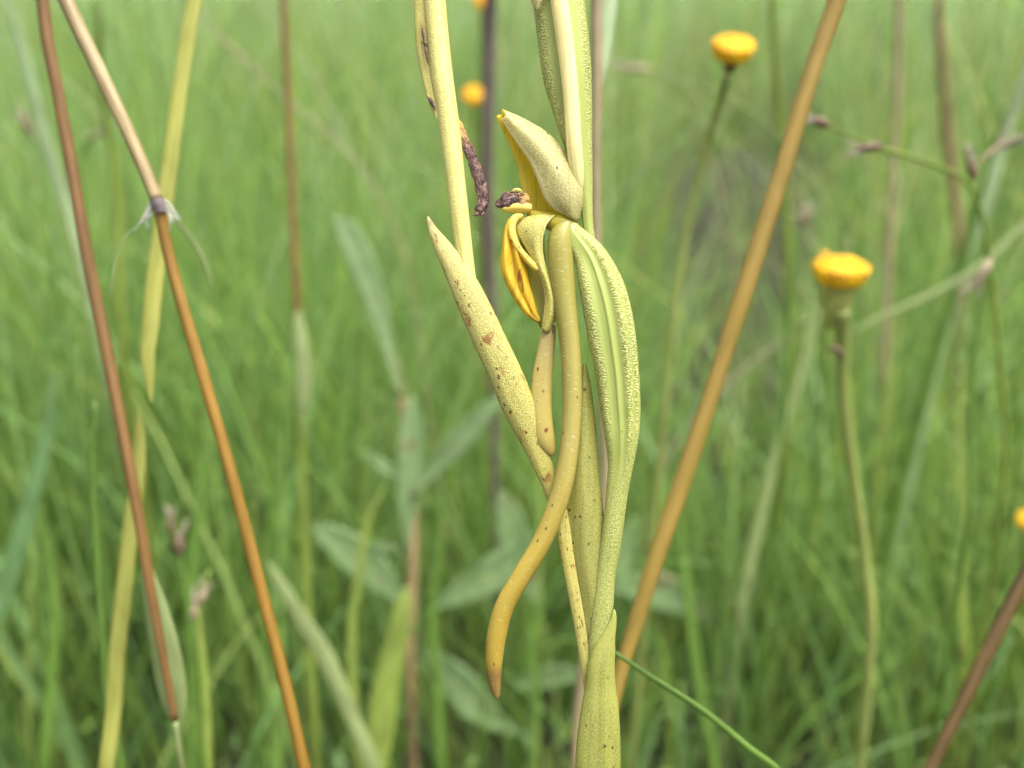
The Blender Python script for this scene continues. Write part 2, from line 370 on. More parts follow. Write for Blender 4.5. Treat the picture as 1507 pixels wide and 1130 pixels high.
# ------------------------------------------------------------------ the grass mass
def project(v):
    q = v - np.array(EYE)
    d = q @ np.array(FWD); x = q[..., 0]; y = q @ np.array(UP)
    dd = np.maximum(d, 1e-4)
    return d, W0/2 + x/dd*FPX, H0/2 - y/dd*FPX
def blades(name, label, root, h, w, lean, curl, tint0, tint1, K=7, mind=.3, kind='stuff', cat='grass'):
    n = len(root)
    t = np.linspace(0, 1, K)
    az = rng.random(n)*2*math.pi
    ldir = np.stack([np.cos(az), np.sin(az)], 1)
    off = (lean[:, None]*t + curl[:, None]*t**2.4)*h[:, None]
    z = h[:, None]*t*(1 - .35*(np.minimum(1, (lean + curl)[:, None])*t)**2)
    c = np.zeros((n, K, 3)); c[..., 0] = root[:, None, 0] + ldir[:, None, 0]*off; c[..., 1] = root[:, None, 1] + ldir[:, None, 1]*off; c[..., 2] = z - .004
    fa = rng.random(n)*math.pi
    side = np.stack([np.cos(fa), np.sin(fa), np.zeros(n)], 1)
    prof = np.minimum(1, .55 + 1.4*t)*(1 - t**2.2) + .02
    ww = w[:, None]*prof
    tw = (rng.random(n) - .5)*2.2
    ang = fa[:, None] + tw[:, None]*t
    s = np.stack([np.cos(ang), np.sin(ang), 0*ang], -1)
    nrm = np.stack([-np.sin(ang), np.cos(ang), 0*ang], -1)
    L_ = c - s*ww[..., None]*.5; R_ = c + s*ww[..., None]*.5; Mi = c + nrm*ww[..., None]*.16
    V = np.stack([L_, Mi, R_], 2)                  # n, K, 3, 3
    d, px, py = project(V.reshape(n, -1, 3))
    infr = (px > -60) & (px < W0+60) & (py > -60) & (py < H0+60) & (d > 0)
    bad = ((d < mind) & infr).any(1) | (np.linalg.norm(V.reshape(n, -1, 3) - np.array(EYE), axis=2) < .1).any(1)
    V = V[~bad]; n = len(V); tint0 = tint0[~bad]; tint1 = tint1[~bad]
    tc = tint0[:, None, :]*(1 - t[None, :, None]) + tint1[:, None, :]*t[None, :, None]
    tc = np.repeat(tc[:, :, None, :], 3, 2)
    i = np.arange(K-1)[:, None]*3 + np.arange(2)[None, :]
    q = np.stack([i, i+1, i+4, i+3], -1).reshape(-1, 4)
    Fq = (q[None] + (np.arange(n)*K*3)[:, None, None]).reshape(-1, 4)
    me = bpy.data.meshes.new(name)
    me.vertices.add(n*K*3); me.vertices.foreach_set('co', V.astype(np.float32).ravel())
    me.loops.add(Fq.size); me.loops.foreach_set('vertex_index', Fq.astype(np.int32).ravel())
    me.polygons.add(len(Fq)); me.polygons.foreach_set('loop_start', (np.arange(len(Fq))*4).astype(np.int32))
    me.polygons.foreach_set('use_smooth', np.ones(len(Fq), bool))
    me.update(calc_edges=True)
    at = me.attributes.new('tint', 'FLOAT_COLOR', 'POINT')
    at.data.foreach_set('color', np.concatenate([tc, np.ones((*tc.shape[:3], 1))], -1).astype(np.float32).ravel())
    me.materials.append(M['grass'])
    o = bpy.data.objects.new(name, me); col.objects.link(o)
    return tag(o, label, cat, kind=kind)
PAL = np.array([(.105, .19, .025), (.145, .24, .035), (.185, .28, .045), (.115, .21, .06), (.15, .25, .085), (.075, .145, .022), (.24, .29, .06)])
PAL = PAL*1.3 + np.array([(.008, .012, .018)])
def palette(n, p=None, jit=.18):
    c = PAL[rng.choice(len(PAL), n, p=p)]
    return c*(1 + jit*(rng.random((n, 1)) - .5)*2)*(1 + .1*(rng.random((n, 3)) - .5))
def fan(n, r0, r1, half, power=1.0):
    u = rng.random(n); r = (r0**(power+1) + u*(r1**(power+1) - r0**(power+1)))**(1/(power+1))
    a = (rng.random(n)*2 - 1)*half
    return np.stack([np.sin(a)*r, np.cos(a)*r], 1)
def clump(c, spread): return c + rng.normal(0, spread, c.shape)
# bare spot where the dark soil shows between the stalks
def thin_out(root, cx, cy, rx, ry, keep):
    q = ((root[:, 0] - cx)/rx)**2 + ((root[:, 1] - cy)/ry)**2
    return root[(q > 1) | (rng.random(len(root)) < keep)]
def hit(x, y, z=0):
    p = P(x, y, 1) - EYE; t = (z - CAMH)/p.z; return EYE + p*t
dark = hit(1095, 380, .05)
def hollow(root, keep=.06, half=.095, r0=.45, r1=1.55):       # a gap in the sward, open towards the path
    a = np.arctan2(root[:, 0], root[:, 1]) - .235; r = np.hypot(root[:, 0], root[:, 1])
    return root[~((np.abs(a + .02*np.sin(r*14)) < half) & (r > r0) & (r < r1)) | (rng.random(len(root)) < keep)]
# near meadow: fine leaves in tufts, then a tangle of thin ones
def col_mix(n, jit=.4):
    c = palette(n, jit=jit); m = rng.random((n, 1))
    return np.where(m > .84, np.array([(.40, .47, .28)]), np.where(m > .74, np.array([(.36, .37, .10)]), np.where(m > .70, np.array([(.30, .20, .09)]), c)))
tuft = fan(560, .42, 1.7, R(42), .5); rt = np.repeat(tuft, 18, 0); rt = clump(rt, .013)
rt = np.vstack([rt, fan(7500, .38, 1.7, R(42), .25), fan(6500, .34, .85, R(44), .5), fan(2600, .24, .5, R(48), .6)])
rt = hollow(rt)
n = len(rt)
side = np.clip(.5 - rt[:, 0]*1.1/np.maximum(.3, rt[:, 1]), .25, 1)      # lower turf to the right
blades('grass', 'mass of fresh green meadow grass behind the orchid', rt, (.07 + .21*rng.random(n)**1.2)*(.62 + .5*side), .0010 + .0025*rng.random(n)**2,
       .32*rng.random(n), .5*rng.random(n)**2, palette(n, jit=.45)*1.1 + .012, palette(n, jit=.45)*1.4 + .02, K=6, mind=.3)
rt = fan(7000, .5, 2.6, R(42), .5); rt = hollow(rt); n = len(rt)
c0 = col_mix(n)
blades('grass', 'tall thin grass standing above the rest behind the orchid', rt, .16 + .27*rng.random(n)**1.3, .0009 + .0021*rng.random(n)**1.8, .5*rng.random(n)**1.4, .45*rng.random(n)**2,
       c0*1.1, c0*1.45, K=7, mind=.4)  # tall grass tints raised too, painting in the pale lens veil
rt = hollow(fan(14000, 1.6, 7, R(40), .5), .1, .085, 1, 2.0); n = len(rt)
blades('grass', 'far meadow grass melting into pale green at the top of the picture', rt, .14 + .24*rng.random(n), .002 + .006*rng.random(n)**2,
       .45*rng.random(n), .4*rng.random(n)**2, palette(n, (.1, .1, .15, .2, .3, .05, .1), .4)*1.3 + np.array([(.05, .06, .045)]), palette(n, (.05, .1, .15, .2, .35, .05, .1), .4)*1.5 + np.array([(.14, .165, .14)])*(.4 + 1.6*rng.random((n, 1))), K=5, mind=.5)  # pale mint added to the tints stands in for lens flare veiling the distance
rt = fan(9000, 7, 60, R(40), .6); n = len(rt)
blades('grass', 'farthest meadow grass below the horizon', rt, .2 + .35*rng.random(n), .012 + .02*rng.random(n),
       .3*rng.random(n), .3*rng.random(n)**2, palette(n), palette(n)*1.2, K=4, mind=.5)
rt = fan(6000, .32, 4, R(75), .5); rt = rt[np.abs(np.arctan2(rt[:, 0], rt[:, 1])) > R(40)]; n = len(rt)
blades('grass', 'meadow grass going on beyond both sides of the picture', rt, .1 + .24*rng.random(n)**1.2, .0014 + .0034*rng.random(n)**2, .35*rng.random(n), .5*rng.random(n)**2,
       palette(n, jit=.45)*.9, palette(n, jit=.45)*1.3, K=6, mind=.3)
# around and behind the camera, so that the meadow goes on
rt = np.stack([rng.uniform(-1.4, 1.4, 3000), rng.uniform(-1.2, .5, 3000)], 1); rt = rt[np.hypot(rt[:, 0], rt[:, 1]) > .22]; n = len(rt)
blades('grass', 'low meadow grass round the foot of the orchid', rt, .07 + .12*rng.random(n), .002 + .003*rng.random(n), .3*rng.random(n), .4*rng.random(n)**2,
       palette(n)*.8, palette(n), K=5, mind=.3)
rt = hollow(fan(1500, .45, 3, R(40), .7), .4); n = len(rt)
straw = np.array([(.42, .36, .18)])*(.7 + .5*rng.random((n, 1)))
blades('dry_grass', 'scattered dry straw coloured grass among the green', rt, .12 + .22*rng.random(n), .0008 + .0014*rng.random(n), .9*rng.random(n), .5*rng.random(n),
       straw*.8, straw, mind=.32, cat='dry grass')
# low leafy ground cover between the tufts
def ground_cover():
    n = 9000; rt = fan(n, .24, 1.3, R(44), .4); V, F, T = [], [], []
    rt = hollow(rt)
    for x, y in rt:
        l = random.uniform(.004, .011); a = random.uniform(0, 6.28); z = random.uniform(.004, .07)*random.random(); e = random.uniform(-.2, .8)
        u = Vector((math.cos(a)*math.cos(e), math.sin(a)*math.cos(e), math.sin(e))); s = Vector((-math.sin(a), math.cos(a), 0)); q = u.cross(s)
        b = Vector((x, y, z)); k = len(V); w = l*random.uniform(.13, .24)
        V += [b[:], (b + u*l*.45 + s*w + q*w*-.3)[:], (b + u*l*.45)[:], (b + u*l*.45 - s*w + q*w*-.3)[:], (b + u*l)[:]]
        F += [(k, k+1, k+2), (k, k+2, k+3), (k+1, k+4, k+2), (k+2, k+4, k+3)]
        T += [PAL[random.randrange(5)]*random.uniform(.7, 1.2)]*5
    o = emit('ground_cover', V, F, M['grass'])
    at = o.data.attributes.new('tint', 'FLOAT_COLOR', 'POINT'); T = np.array(T)
    at.data.foreach_set('color', np.concatenate([T, np.ones((len(T), 1))], 1).astype(np.float32).ravel())
    tag(o, 'low leafy ground cover between the grass tufts', 'ground cover', kind='stuff')
ground_cover()

# ------------------------------------------------------------------ the orchid
def orchid():
    tail = ground_tail(px_path([(881, 1090, 20, 4), (880, 1150, 22, 4), (880, 1200, 22, 6)], .091), .0019, .1)
    base = tail[-1][:3]
    t = thing('orchid', base, 'yellow green orchid stalk in sharp focus with faded flowers and a long curved spur', 'orchid')
    D = FOCUS
    def lp(pts): return px_path(pts, D)
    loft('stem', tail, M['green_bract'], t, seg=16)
    # ridged ovary of the front flower
    RID = [(-2.72, .46, 1), (-1.74, .055, .4), (-1.12, .23, .97), (-.44, .31, .97), (.3, .25, .9), (1.2, .45, 1), (2.2, .35, 1)]
    def prof(tw, lo=.74):
        def f(u, th):
            a = (th + tw*(u - .5) + math.pi) % (2*math.pi) - math.pi; v = 0
            for c, w, g in RID:
                dd = (a - c + math.pi) % (2*math.pi) - math.pi
                v = max(v, g*math.exp(-(dd/w)**4))
            k = min(1, max(0, (.66 - u)*4.5))*min(1, u*8)
            return 1 - (1 - lo)*(1 - v)*k, max(v, min(.62, max(0, (u - .45)*4)))
        return f
    fl = loft('flower', lp([(838, 324, 6, 0), (842, 342, 15, -4), (868, 380, 26, -6), (883, 420, 34.5, -8), (893, 460, 37, -9), (900, 500, 37, -9), (908, 550, 33.5, -9), (912.5, 600, 31, -8),
              (914.5, 640, 26.5, -8), (913.5, 680, 20, -7), (908.5, 720, 16.8, -6), (904, 760, 15.5, -5), (898, 805, 15, -4), (891, 850, 14.5, -2), (886, 900, 16, 0), (880, 950, 14, 2), (878, 1000, 10, 3)]),
              M['ovary'], t, seg=80, n=120, ratio=.85, prof=prof(.3))
    fl['label'] = 'front flower with ridged green ovary and yellow hood'
    # perianth base and column
    loft('column', lp([(776, 314, 4, 6), (795, 320, 10, 5), (815, 327, 15, 4), (832, 333, 16, 3), (848, 342, 10, 2)]), M['throat'], fl, seg=20)
    patch('dorsal_sepal', [
        [(738, 176, -6), (760, 210, -10), (780, 240, -14), (793, 270, -16), (803, 294, -16), (816, 308, -14), (830, 315, -10)],
        [(744, 170, -10), (778, 200, -19), (806, 230, -25), (824, 260, -27), (833, 285, -25), (838, 305, -20), (840, 322, -12)],
        [(739, 163, 0), (771, 177, 0), (806, 198, 0), (832, 226, 0), (850, 256, 0), (857, 288, 0), (850, 326, 0)],
        [(741, 168, 10), (768, 190, 18), (800, 215, 22), (822, 245, 24), (832, 275, 24), (838, 305, 22), (838, 322, 14)],
        [(731, 171, 4), (742, 197, 12), (754, 225, 15), (762, 250, 16), (768, 280, 16), (772, 304, 16), (776, 314, 14)]],
        [M['hood_in'], M['hood']], fl, nu=36, nv=30, thick=4, wob=.25)
    patch('lip', [
        [(750, 322, 0), (743, 338, 0), (740, 365, 0), (738, 393, 0), (746, 418, 0), (760, 444, 0), (778, 466, 0), (793, 475, 0)],
        [(751, 323, -7), (745, 340, -9), (744, 368, -13), (744, 396, -13), (753, 421, -12), (766, 445, -8), (781, 465, -5), (793, 475, 0)],
        [(752, 324, -3), (750, 342, -4), (752, 370, -5), (756, 398, -5), (764, 424, -5), (774, 446, -3), (785, 464, -2), (794, 475, 0)],
        [(754, 323, -7), (756, 343, -9), (760, 369, -12), (765, 396, -12), (772, 423, -10), (780, 445, -7), (787, 463, -4), (794, 475, 0)],
        [(757, 322, 0), (760, 345, 0), (766, 368, 0), (773, 395, 0), (779, 422, 0), (785, 444, 0), (790, 462, 0), (795, 474, 0)]],
        M['lip'], fl, nv=24, thick=3.5, wob=.7)
    patch('petal', [
        [(762, 330, 6), (766, 360, 8), (772, 390, 8), (778, 425, 7), (786, 455, 5), (795, 482, 2)],
        [(780, 335, 10), (784, 365, 14), (788, 395, 14), (793, 425, 12), (796, 455, 9), (799, 484, 4)],
        [(800, 335, 8), (802, 365, 8), (804, 395, 8), (808, 425, 8), (808, 455, 6), (806, 486, 4)]],
        M['sepal_in'], fl, thick=3)
    patch('lateral_sepal', [
        [(766, 323, 2), (760, 334, 0), (766, 350, -3), (778, 371, -5), (789, 394, -6), (799, 415, -7), (803, 436, -8), (802, 458, -8), (798, 486, -5)],
        [(793, 317, -6), (784, 332, -12), (785, 350, -14), (790, 371, -13), (796, 392, -14), (805, 415, -16), (811, 440, -17), (810, 464, -15), (803, 489, -9)],
        [(817, 318, -10), (805, 331, -13), (799, 350, -12), (798, 371, -9), (802, 391, -8), (811, 414, -8), (818, 443, -8), (818, 466, -6), (808, 491, -3)]],
        [M['sepal_in'], M['sepal']], fl, nu=40, nv=16, thick=3.5)
    loft('stigma_arm', lp([(768, 318, 4, -2), (758, 322, 6, -6), (753, 334, 6, -8), (755, 350, 5.5, -10), (763, 366, 5, -11), (775, 381, 5, -11), (785, 392, 5, -10), (791, 397, 3.4, -10), (793, 399, .6, -10)]), M['arm'], fl, seg=14, n=40)
    loft('withered_anther', lp([(778, 296, 6, 0), (768, 294, 9, -3), (758, 293, 10, -4), (747, 296, 10, -5), (738, 300, 8, -5), (732, 302, 5, -5), (729, 303, 1, -5)]), M['withered'], fl, seg=36, n=60, bumpy=.38, ratio=.55)
    loft('anther_base', lp([(782, 308, 7, 0), (768, 306, 9, -1), (755, 306, 8, -2), (744, 308, 5.5, -3), (737, 307, 1, -3)]), M['arm'], fl, seg=16, n=24)
    for (x, y, a, l) in ((742, 292, -2.3, 7), (764, 288, -.6, 8), (752, 287, -1.4, 6)):
        loft('shred', lp([(x, y, 3.4, -8), (x + math.cos(a)*l*.6, y + math.sin(a)*l*.6, 2.4, -9), (x + math.cos(a + .6)*l, y + math.sin(a + .6)*l, .6, -10)]), M['withered'], fl, seg=8, n=8, ratio=.4, bumpy=.4)
    loft('anther_lump', lp([(753, 283, 1.5, -4), (758, 281, 3.4, -4), (764, 281, 3.2, -4), (769, 284, 1.5, -2)]), M['sepal'], fl, seg=12, n=12)
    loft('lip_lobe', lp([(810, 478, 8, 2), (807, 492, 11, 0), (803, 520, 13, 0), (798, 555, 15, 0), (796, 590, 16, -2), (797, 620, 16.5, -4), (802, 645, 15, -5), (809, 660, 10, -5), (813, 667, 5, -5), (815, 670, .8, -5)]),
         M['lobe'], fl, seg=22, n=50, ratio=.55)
    loft('spur', lp([(842, 318, 9, 6), (832, 334, 15, 0), (825, 356, 19, -6), (826, 395, 19, -9), (832, 450, 17, -12), (839, 510, 15, -14), (842, 570, 14.3, -16), (841, 620, 14, -17), (837, 665, 14, -18), (829, 710, 14.6, -18),
         (817, 750, 14.6, -17), (797, 797, 14.3, -15), (767, 848, 14.3, -12), (742, 893, 14.5, -8), (730, 940, 14.3, -5), (727, 980, 11.8, -3), (728.5, 1008, 8.6, -2), (731, 1023, 5, -2), (732, 1029, .8, -2)]), M['spur'], fl, seg=24, n=110)
    # bracts
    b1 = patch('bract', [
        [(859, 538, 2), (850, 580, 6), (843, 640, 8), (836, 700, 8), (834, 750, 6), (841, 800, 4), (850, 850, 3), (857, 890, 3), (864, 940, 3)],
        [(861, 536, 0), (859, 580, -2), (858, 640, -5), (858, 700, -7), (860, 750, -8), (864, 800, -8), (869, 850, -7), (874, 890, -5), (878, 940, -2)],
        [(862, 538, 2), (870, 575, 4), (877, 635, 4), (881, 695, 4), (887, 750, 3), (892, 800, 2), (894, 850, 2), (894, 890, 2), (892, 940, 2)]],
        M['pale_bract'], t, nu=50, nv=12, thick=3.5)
    b1['label'] = 'pale green pointed bract behind the long spur'
    b2 = loft('bract', lp([(629.5, 319, .8, 2), (632, 327, 4, 1), (637, 340, 7, 0), (650, 363, 12.5, -2), (669, 395, 17.5, -5), (687, 427, 21.5, -8), (706, 467, 23.5, -9), (723, 507, 24, -9), (741, 548, 24.5, -8), (759, 588, 24.5, -6),
         (776, 624, 22, -3), (788, 652, 18.5, -1), (801, 688, 14.5, 0), (815, 727, 12.5, 2), (829, 780, 11.5, 4), (843, 850, 11, 5), (855, 920, 10.5, 5), (864, 985, 9, 5), (868, 1030, 6, 5)]), M['bract'], t, seg=48, n=120, ratio=.5, prof=lambda u, th: (1 + .06*math.exp(-((th - 4.3)/.22)**2) + .05*math.sin(u*23)*math.cos(th), 0))
    b2['label'] = 'long speckled yellow bract pointing up to a dark tip'
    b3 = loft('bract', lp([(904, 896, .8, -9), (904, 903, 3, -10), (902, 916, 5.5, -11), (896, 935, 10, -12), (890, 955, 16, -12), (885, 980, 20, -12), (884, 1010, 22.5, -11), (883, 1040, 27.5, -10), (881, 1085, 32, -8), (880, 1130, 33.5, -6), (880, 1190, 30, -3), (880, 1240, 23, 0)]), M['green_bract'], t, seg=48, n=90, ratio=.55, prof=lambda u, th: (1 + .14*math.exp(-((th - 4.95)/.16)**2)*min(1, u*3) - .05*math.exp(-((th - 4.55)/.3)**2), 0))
    b3['label'] = 'green sheathing bract at the foot of the picture'
    # flower above to the left: long pale tube, folded petal, withered end
    f2 = loft('flower', lp([(632, -90, 18, 4), (638, -40, 17, 4), (640, 0, 15.8, 4), (645, 60, 16.2, 4), (650, 110, 16.5, 4), (657, 155, 15.4, 4), (663, 200, 15.2, 4), (670, 260, 14.2, 4), (677, 320, 13.6, 5), (685, 385, 12.5, 8), (694, 440, 11, 10), (704, 480, 8, 10)]), M['tube'], t, seg=24, n=80)
    f2['label'] = 'upper flower reduced to a long pale tube'
    loft('folded_petal', lp([(622, -90, 20, 10), (622, -40, 16, 10), (623, 0, 14.2, 9), (625, 60, 13.6, 8), (630, 105, 11.5, 6), (637, 145, 8, 3), (643, 170, 4, 0), (646, 180, .8, 0)]), M['sepal'], f2, seg=18, n=44, ratio=.4)
    loft('withered_lobe', lp([(668, 172, 5, 8), (675, 188, 6.5, 9), (683, 207, 7.5, 9), (691, 228, 7.6, 9), (699, 247, 7.8, 9), (706, 266, 8.2, 9), (710, 285, 8.4, 9), (709, 301, 8, 9), (706, 311, 7.4, 9), (703, 316, 3, 9)]), M['withered'], f2, seg=30, n=110, bumpy=.26, ratio=.4)
    loft('withered_edge', lp([(619, 22, .4, -2), (622, 45, 1.6, -3), (626, 68, 2.2, -4), (629, 88, 1.4, -6), (630, 96, .3, -6)]), M['withered'], f2, seg=8, n=24, bumpy=.4)
    loft('withered_edge', lp([(629, 138, .5, -2), (633, 147, 2.4, -3), (638, 156, 2.2, -4), (641, 164, .4, -4)]), M['withered'], f2, seg=8, n=16, bumpy=.4)
    for (x, y, a, l) in ((704, 311, 2.0, 10), (709, 312, 1.3, 7)):
        loft('shred', lp([(x, y, 3.4, 9), (x + math.cos(a)*l*.6, y + math.sin(a)*l*.6, 3, 7), (x + math.cos(a + .5)*l, y + math.sin(a + .5)*l, .6, 6)]), M['withered'], f2, seg=8, n=8, ratio=.4, bumpy=.4)
    # flower at the top: ridged ovary with a pale spur before it
    RID[:] = [(-2.72, .45, 1), (-.4, .45, 1), (1.0, .5, 1), (2.0, .4, 1)]; RID3 = prof(.2, .84)
    f3 = loft('flower', lp([(812, -120, 30, 14), (817, -60, 36, 14), (821, 0, 39, 14), (828, 60, 39, 14), (834, 115, 37, 14), (842, 165, 30, 14), (850, 212, 22, 14), (858, 258, 14.5, 14), (863, 305, 9.5, 14), (867, 345, 8, 16), (880, 420, 8, 20),
         (903, 520, 8, 22), (911, 620, 8, 20), (908, 700, 8, 16), (898, 800, 8, 14), (887, 900, 8, 10), (881, 980, 8, 8)]), M['ovary'], t, seg=64, n=110, prof=RID3)
    f3['label'] = 'top flower with ridged green ovary cut by the upper edge'
    loft('spur', lp([(812, -120, 13, -26), (817, -50, 13.2, -26), (823, 0, 13.2, -26), (830, 50, 12.8, -26), (836, 100, 12.2, -25), (841, 150, 11.8, -22), (844, 200, 11.6, -18), (848, 245, 11, -10), (851, 275, 8, -2), (852, 290, 1, 0)]), M['pale_spur'], f3, seg=22, n=60)
    patch('petal', [[(774, -30, -24), (780, -4, -24), (788, 16, -22)], [(789, -30, -30), (790, -4, -29), (790, 16, -23)], [(806, -30, -26), (799, -3, -25), (792, 16, -22)]], M['hood'], f3, nu=12, nv=8, thick=3)
orchid()

# ------------------------------------------------------------------ single stalks and blades near the orchid
def stalk(name, label, cat, pts, d, mat, ratio=1.0, tail=True, group=None, seg=10, tr=None):
    pts = [(p[0] + random.uniform(-2, 2), p[1], p[2]*random.uniform(.93, 1.07)) for p in pts]
    rows = px_path(pts, d)
    if tail: rows = ground_tail(rows, tr)
    return tag(loft(name, rows, M[mat], None, rows[-1][:3], ratio, seg), label, cat, group)
G1 = 'dry culms standing around the orchid'; G2 = 'grass blades that stand out behind the orchid'

def red_culm():
    rows = px_path([(50, -70, 9), (60, -20, 9), (70, 60, 9), (85, 135, 9), (106, 250, 9), (131, 390, 9), (160, 530, 9), (189, 680, 8.5), (206, 770, 8), (217, 840, 7.5), (228, 900, 7), (243, 980, 6), (258, 1060, 5), (268, 1130, 5)], (.122, .130))
    rows = ground_tail(rows, .0006)
    t = thing('grass_culm', rows[-1][:3], 'thin red brown culm leaning at the far left edge, green sheath at its foot', 'grass stalk', G1)
    loft('stem', rows[:13], M['redbrown'], t); loft('lower_stem', rows[12:], M['sheath'], t)
    loft('sheath', px_path([(212, 815, 3, -3), (219, 850, 11, -3), (229, 890, 17, -3), (242, 950, 22, -3), (252, 1005, 22, -3), (259, 1045, 16, -3), (264, 1070, 4, -3)], .1315), M['sheath'], t, ratio=.35)
red_culm()
def noded_culm():
    rows = px_path([(70, -60, 11), (95, -3, 11), (140, 93, 10.8), (185, 187, 10.2), (214, 253, 9.8), (231, 295, 9.6)], .115)
    low = px_path([(234, 305, 9), (239, 330, 8.6), (250, 383, 8.4), (274, 470, 8.6), (301, 560, 8.8), (330, 660, 8.8), (357, 760, 8.8), (385, 870, 9), (411, 970, 9), (440, 1095, 9), (452, 1150, 9)], (.115, .12))
    low = ground_tail(low, .0008)
    t = thing('grass_culm', low[-1][:3], 'tan and orange jointed culm with a dark hairy node crossing a pale yellow blade', 'grass stalk', G1)
    loft('upper_culm', rows, M['tan'], t, seg=16); loft('lower_culm', low, M['orange'], t, seg=16)
    n = loft('node', px_path([(230, 293, 9.4), (232, 298, 10), (234, 304, 10.2), (236, 309, 9.4), (238, 315, 8.8)], .115), M['node'], t, seg=16)
    for k in range(20):
        a = random.uniform(-1, 1); s = 1 if k % 2 else -1
        x0, y0 = 234 + s*8, 300 + random.uniform(-6, 8)
        loft('hair', px_path([(x0, y0, .8, random.uniform(-6, 6)), (x0 + s*random.uniform(4, 14), y0 + random.uniform(2, 16), 1.0), (x0 + s*random.uniform(4, 34), y0 + random.uniform(16, 44), .3, random.uniform(-8, 8))], .115), M['white'], n, seg=4, n=5)
    loft('leaf_blade', px_path([(240, 306, 1.5), (256, 322, 2.5), (276, 345, 3.6), (294, 374, 4), (306, 402, 3), (313, 428, .6)], .14), M['sheath'], t, ratio=.25)
    loft('tendril', px_path([(228, 305, .8), (206, 330, 1.2), (182, 352, 1.2), (168, 395, 1), (163, 440, .4)], .126), M['mint'], t, seg=6)
noded_culm()
def folded_blade():
    o = loft('grass_shoot', px_path([(299, -70, 11), (286, 0, 11.5), (270, 95, 12), (256, 195, 12), (245, 280, 12.5), (236, 350, 13), (229, 400, 13), (224, 450, 13), (220, 495, 12), (217, 522, 11), (220, 558, 7), (222, 594, .6)], .131), M['paleyellow'], None, P(222, 594, .131), .22)
    tag(o, 'pale yellow grass blade hanging point down behind the hairy node', 'grass blade', G2)
folded_blade()
stalk('grass_shoot', 'pale yellow grass blade rising at lower left behind the red brown culm', 'grass blade', [(204, 598, .6), (204, 635, 8), (201, 700, 12), (193, 780, 12.5), (183, 870, 12.5), (173, 960, 12.5), (165, 1050, 12), (156, 1150, 12)], (.134, .138), 'paleyellow', .22, group=G2, tr=.0012)
stalk('grass_stalk', 'thin bright green stem upright at the lower left edge', 'grass stalk', [(141, 590, 3), (138, 690, 5), (142, 800, 6), (149, 900, 7), (157, 1000, 8), (168, 1090, 9), (178, 1150, 9)], .145, 'green', group=G2)
stalk('grass_culm', 'straight thick orange culm slanting across the right of the orchid', 'grass stalk', [(1252, -70, 14), (1230, 0, 14), (1195, 112, 13.6), (1150, 250, 13.4), (1096, 430, 13), (1054, 560, 12.6), (1008, 700, 12.4), (958, 850, 12), (912, 1000, 11.5), (880, 1120, 11.5), (870, 1160, 11)], (.122, .132), 'ochre', seg=14, group=G1)
stalk('grass_culm', 'dark red brown culm cutting the lower right corner', 'grass stalk', [(1545, 780, 10), (1507, 852, 10), (1455, 958, 10), (1412, 1046, 10), (1378, 1115, 10), (1350, 1170, 10)], .14, 'darkbrown', seg=14, group=G1)
stalk('grass_stalk', 'thin green blade running down to the right from behind the sheathing bract', 'grass blade', [(886, 944, 2), (905, 960, 3), (958, 995, 4), (1035, 1046, 4.6), (1100, 1098, 5), (1150, 1145, 5)], .113, 'green', .6, group=G2)
stalk('grass_stalk', 'soft beige stem directly behind the top flower', 'grass stalk', [(878, -80, 9), (878, 0, 9), (878, 120, 9), (877, 240, 8), (879, 350, 8), (885, 480, 8), (890, 600, 9), (893, 720, 9), (880, 850, 9), (862, 950, 9), (852, 1060, 9), (848, 1160, 9)], (.135, .15), 'beige', group=G1)
o = loft('grass_shoot', px_path([(902, -90, 17), (895, -20, 16), (889, 60, 14), (883, 110, 9), (878, 150, 2)], .14), M['mint'], None, P(878, 150, .14), .25)
tag(o, 'pale mint grass blade pointing down beside the top flower', 'grass blade', G2)
stalk('woody_stalk', 'dark purple brown stem blurred behind the withered brown lobe', 'stem', [(724, -60, 10), (721, 40, 10), (718, 180, 10), (716, 300, 10), (720, 430, 9), (726, 560, 7), (730, 720, 5), (734, 900, 5)], (.33, .4), 'purple')
def reed():
    rows = ground_tail(px_path([(413, -60, 5), (420, 60, 5), (427, 220, 5), (434, 380, 5), (439, 490, 6), (443, 600, 7), (446, 760, 7), (453, 900, 7), (460, 1050, 7)], (.25, .29)))
    t = thing('reed', rows[-1][:3], 'thin brown reed with a pale sheath halfway down, upright left of the orchid', 'reed', G1)
    loft('stem', rows[:5] + [rows[5]], M['redbrown'], t)
    loft('lower_stem', rows[5:], M['yellowgreen'], t)
    loft('sheath', px_path([(437, 455, 4), (442, 500, 11), (447, 550, 13), (445, 592, 10), (443, 612, 3)], .268), M['sheath'], t, ratio=.5)
reed()

